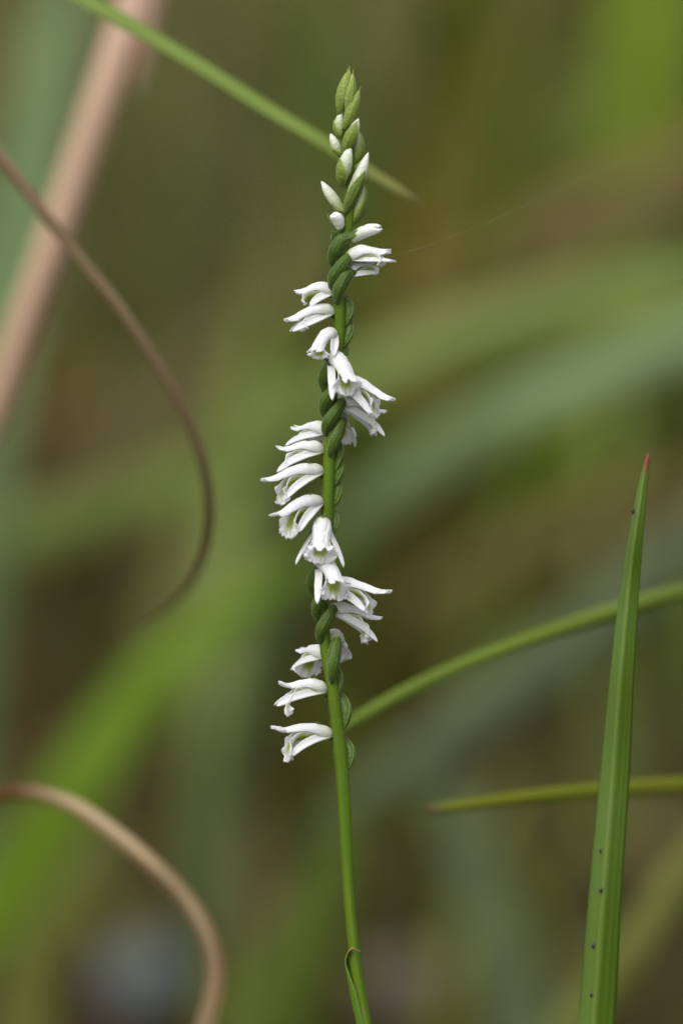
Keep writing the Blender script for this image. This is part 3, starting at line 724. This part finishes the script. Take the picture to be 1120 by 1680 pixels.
blade('grass_blade', 'faded straw coloured blade out of focus above the sage green blade', 'grass blade',
      [(1350, 190, 1.15, 100), (1120, 290, 1.12, 108), (960, 370, 1.1, 104), (820, 440, 1.08, 92), (680, 510, 1.06, 60), (560, 570, 1.05, 4)],
      M_straw2, roots=[G_(2000, 1.25, .009), (at(1620, 260, 1.2), .009)], roll=.2, fold=.2)
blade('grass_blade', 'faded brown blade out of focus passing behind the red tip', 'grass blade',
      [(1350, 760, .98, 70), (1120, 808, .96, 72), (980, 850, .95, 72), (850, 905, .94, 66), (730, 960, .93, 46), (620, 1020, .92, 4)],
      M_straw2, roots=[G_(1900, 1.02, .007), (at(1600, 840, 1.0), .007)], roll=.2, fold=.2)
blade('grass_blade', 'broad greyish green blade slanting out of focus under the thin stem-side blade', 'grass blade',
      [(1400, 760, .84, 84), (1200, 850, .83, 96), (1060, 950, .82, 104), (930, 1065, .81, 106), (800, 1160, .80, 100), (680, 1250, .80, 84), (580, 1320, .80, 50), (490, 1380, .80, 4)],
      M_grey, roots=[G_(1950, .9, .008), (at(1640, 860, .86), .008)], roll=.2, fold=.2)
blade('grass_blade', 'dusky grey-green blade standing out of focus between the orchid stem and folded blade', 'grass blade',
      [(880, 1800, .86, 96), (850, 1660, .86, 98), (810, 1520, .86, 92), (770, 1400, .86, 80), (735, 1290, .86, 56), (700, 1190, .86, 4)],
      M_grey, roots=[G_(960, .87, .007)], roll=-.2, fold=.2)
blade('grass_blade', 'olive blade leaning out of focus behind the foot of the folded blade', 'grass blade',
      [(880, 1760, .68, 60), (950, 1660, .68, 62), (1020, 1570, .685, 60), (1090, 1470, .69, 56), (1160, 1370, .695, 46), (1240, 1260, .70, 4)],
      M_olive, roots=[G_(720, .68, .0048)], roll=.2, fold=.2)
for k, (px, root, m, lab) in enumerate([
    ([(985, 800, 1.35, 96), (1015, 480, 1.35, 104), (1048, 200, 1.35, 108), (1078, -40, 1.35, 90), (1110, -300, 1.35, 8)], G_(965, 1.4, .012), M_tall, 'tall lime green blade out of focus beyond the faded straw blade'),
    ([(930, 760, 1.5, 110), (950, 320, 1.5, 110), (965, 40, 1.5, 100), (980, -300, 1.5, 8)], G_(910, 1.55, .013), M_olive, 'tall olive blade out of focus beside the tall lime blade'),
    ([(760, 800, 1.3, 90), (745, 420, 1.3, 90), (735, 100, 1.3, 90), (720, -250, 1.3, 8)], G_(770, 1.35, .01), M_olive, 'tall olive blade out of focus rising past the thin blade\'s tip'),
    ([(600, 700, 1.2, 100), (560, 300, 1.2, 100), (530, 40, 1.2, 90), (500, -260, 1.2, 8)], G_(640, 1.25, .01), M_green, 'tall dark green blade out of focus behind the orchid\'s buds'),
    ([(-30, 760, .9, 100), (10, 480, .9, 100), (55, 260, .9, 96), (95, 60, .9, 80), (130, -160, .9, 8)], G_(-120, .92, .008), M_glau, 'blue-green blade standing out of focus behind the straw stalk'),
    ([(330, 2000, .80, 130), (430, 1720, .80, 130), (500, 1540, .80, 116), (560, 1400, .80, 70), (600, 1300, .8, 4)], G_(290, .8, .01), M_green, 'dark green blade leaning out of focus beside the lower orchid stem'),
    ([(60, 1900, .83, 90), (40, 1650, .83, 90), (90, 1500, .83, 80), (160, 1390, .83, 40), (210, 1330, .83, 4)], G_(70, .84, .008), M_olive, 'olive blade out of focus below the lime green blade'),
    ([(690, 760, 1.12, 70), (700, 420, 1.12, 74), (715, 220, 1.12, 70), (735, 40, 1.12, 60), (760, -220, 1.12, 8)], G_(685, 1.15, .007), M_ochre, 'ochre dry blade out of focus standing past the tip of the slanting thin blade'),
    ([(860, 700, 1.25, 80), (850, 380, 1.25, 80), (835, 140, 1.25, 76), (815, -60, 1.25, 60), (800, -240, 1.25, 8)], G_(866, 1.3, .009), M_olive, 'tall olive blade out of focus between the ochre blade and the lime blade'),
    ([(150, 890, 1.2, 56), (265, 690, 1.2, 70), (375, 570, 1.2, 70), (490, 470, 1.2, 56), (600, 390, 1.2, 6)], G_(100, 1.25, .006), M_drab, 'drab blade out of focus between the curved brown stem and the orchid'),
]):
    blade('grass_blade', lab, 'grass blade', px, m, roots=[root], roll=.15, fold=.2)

# ------------------------------------------------------------------ meadow floor
blade('dry_leaf', 'ochre dead leaf standing out of focus beside the straw stalk', 'dry leaf',
      [(122, 900, 1.34, 60), (116, 770, 1.33, 104), (108, 690, 1.32, 116), (96, 620, 1.32, 80), (84, 560, 1.32, 5)],
      M_ochre, roots=[G_(124, 1.35, .008)], roll=.2, fold=.3)

def meadow():
    """short grass growing all over the clearing, blades too many to count"""
    vs, fs, cols = [], [], []
    pal_g = [D_((88, 100, 24)), D_((104, 116, 28)), D_((80, 96, 20)), D_((110, 132, 28)), D_((104, 108, 54))]
    pal_b = [D_((120, 102, 48)), D_((102, 80, 42)), D_((126, 108, 42)), D_((112, 94, 60)), D_((94, 94, 32))]
    n = 0
    while n < 9200:
        if n >= 9000:
            y = rng.uniform(.46, 1.7); x = rng.uniform(-1, 1) * (.06 + y * .17)
        elif n < 6500:
            y = 0.42 + 3.6 * rng.random() ** 1.3; x = rng.uniform(-1, 1) * (0.25 + y * .5)
        else:
            y = rng.uniform(-1.6, 4.5); x = rng.uniform(-2.6, 2.6)
            if abs(x) < 0.16 and -0.7 < y < 0.42: continue
        if .3 < y < .95 and n < 9000 and rng.random() < .62: continue
        n += 1
        far = y > .42
        Hh = (rng.uniform(.03, .09) if y < .7 else rng.uniform(.05, .20)) if far else rng.uniform(.02, .06)
        if y > 1.4: Hh *= 1.3
        if n > 9000: Hh = rng.uniform(.12, .30)
        w = rng.uniform(.0015, .0065) if n <= 9000 else rng.uniform(.004, .010); a = rng.uniform(0, 6.283); ben = rng.uniform(.2, 1.3) * Hh; pal = pal_g if mnoise.noise(Vector((x * 7, y * 3.5, 5))) + rng.normal(0, .16) > 0 else pal_b; c = pal[rng.integers(0, 5)]
        dx, dy = math.cos(a), math.sin(a); k = len(vs); z0 = -.012
        f = rng.uniform(.55, 1.45); c = (c[0] * f, c[1] * f, c[2] * f, 1)
        for q in (0, .35, .7):
            ww = w * (1 - .35 * q) / 2; px = x + dx * ben * q * q; py = y + dy * ben * q * q; pz = z0 + Hh * q * (1 - .18 * q * q)
            vs += [(px - dy * ww, py + dx * ww, pz), (px + dy * ww, py - dx * ww, pz)]; cols += [c, c]
        vs.append((x + dx * ben, y + dy * ben, z0 + Hh * .82)); cols.append(c)
        fs += [(k, k + 1, k + 3, k + 2), (k + 2, k + 3, k + 5, k + 4), (k + 4, k + 5, k + 6)]
    me = bpy.data.meshes.new('grass'); me.from_pydata(vs, [], fs)
    ca = me.color_attributes.new('tint', 'FLOAT_COLOR', 'POINT'); ca.data.foreach_set('color', np.array(cols, 'f').ravel())
    m, nn, l, b, out = newmat('meadow_grass'); vc = nn.new('ShaderNodeVertexColor'); vc.layer_name = 'tint'
    l.new(vc.outputs[0], b.inputs['Base Color']); b.inputs['Roughness'].default_value = .5
    tr = nn.new('ShaderNodeBsdfTranslucent'); l.new(vc.outputs[0], tr.inputs[0]); ms = nn.new('ShaderNodeMixShader'); ms.inputs[0].default_value = .25
    l.new(b.outputs[0], ms.inputs[1]); l.new(tr.outputs[0], ms.inputs[2]); l.new(ms.outputs[0], out.inputs[0])
    me.materials.append(m); o = bpy.data.objects.new('grass', me); C.objects.link(o)
    tag(o, 'short mixed green and straw grass covering the brown soil', 'grass', kind='stuff')
meadow()

def pebble(label, u, v, wpx, hpx, cols, seed):
    sl_ = FV.z + (H / 2 - v) * K * UV_.z; d = -(CAM.z - .004) / sl_          # where this line of sight meets the soil
    c = at(u, v, d); c.z = 0; n, nc = 18, 28; G = np.zeros((n, nc, 3)); a_, b_ = wpx * K * d / 2, hpx * K * d / 2
    for i in range(n):
        p = -math.pi / 2 + math.pi * (.02 + .96 * i / (n - 1))
        for j in range(nc):
            t = 2 * math.pi * j / nc; q = Vector((math.cos(p) * math.cos(t), math.cos(p) * math.sin(t), math.sin(p)))
            k = 1 + .22 * mnoise.noise(q * 1.3 + Vector((seed, 0, 0))) + .06 * mnoise.noise(q * 4 + Vector((seed, 3, 0)))
            G[i, j] = (q.x * a_ * k, q.y * a_ * .8 * k, q.z * b_ * k + b_ * .7)
    m = leafy('pebble_stone', cols, scale=(9, 9, 1), rough=.8, trans=0.0, spec=.3, fine=(60, 60, 1), bump=.6)
    o = grid_obj('pebble', G, m, closed=True); o.location = c; tag(o, label, 'pebble')
pebble('bluish grey pebble on the soil inside the curl of the tan leaf', 240, 1615, 150, 130, [S((84, 90, 88)), S((106, 112, 110))], 3.1)
pebble('pinkish grey pebble on the soil beside the orchid stem', 668, 1625, 130, 120, [S((94, 82, 72)), S((114, 102, 90))], 8.7)

def litter():
    """bits of dead straw and leaf lying on the soil"""
    vs, fs, cols = [], [], []
    pal = [S((150, 124, 84)), S((112, 82, 50)), S((84, 60, 38)), S((60, 44, 28)), S((132, 112, 66)), S((96, 92, 44))]
    for _ in range(4200):
        y = rng.uniform(-1.0, 3.2); x = rng.uniform(-1.6, 1.6)
        if abs(x) < .03 and abs(y) < .03: continue
        a = rng.uniform(0, 6.283); L = rng.uniform(.006, .05); w = rng.uniform(.001, .003) if rng.random() < .75 else rng.uniform(.006, .014)
        if w > .005: L = rng.uniform(.012, .03)
        c = pal[rng.integers(0, 6)]; dx, dy = math.cos(a), math.sin(a); k = len(vs); z = rng.uniform(.001, .008); tz = rng.uniform(-.3, .3) * L; b = rng.uniform(.0, .25) * L
        for q in (0, .5, 1):
            ww = w * (1 if q == .5 else .45)
            zz = z + tz * (q - .5) + b * (.25 - (q - .5) ** 2)
            vs += [(x + dx * L * q - dy * ww / 2, y + dy * L * q + dx * ww / 2, zz), (x + dx * L * q + dy * ww / 2, y + dy * L * q - dx * ww / 2, zz + w * .2)]; cols += [c, c]
        fs += [(k, k + 1, k + 3, k + 2), (k + 2, k + 3, k + 5, k + 4)]
    me = bpy.data.meshes.new('plant_litter'); me.from_pydata(vs, [], fs)
    ca = me.color_attributes.new('tint', 'FLOAT_COLOR', 'POINT'); ca.data.foreach_set('color', np.array(cols, 'f').ravel())
    m, nn, l, b, out = newmat('dead_litter'); vc = nn.new('ShaderNodeVertexColor'); vc.layer_name = 'tint'
    l.new(vc.outputs[0], b.inputs['Base Color']); b.inputs['Roughness'].default_value = .8
    me.materials.append(m); o = bpy.data.objects.new('plant_litter', me); C.objects.link(o)
    tag(o, 'scattered bits of dead straw and leaf lying on the soil', 'litter', kind='stuff')
litter()

# ------------------------------------------------------------------ spider silk
M_silk, _n, _l, _b, _o = newmat('spider_silk'); _b.inputs['Base Color'].default_value = (.8, .8, .8, 1); _b.inputs['Roughness'].default_value = .25
_p = [at(640, 422, D - .0003), at(720, 396, D + .003), at(800, 364, D + .007), at(900, 318, D + .014), at(1130, 205, D + .03), at(1500, -20, D + .06)]
_rows = crom([tuple(p) + (.000002,) for p in _p], 60)
silk = grid_obj('silk_thread', tube_grid(_rows[:, :3] - _rows[0, :3], _rows[:, 3], 5), M_silk, closed=True); silk.location = _rows[0, :3]
tag(silk, 'single faint spider silk thread stretched from a white flower tip', 'silk thread')
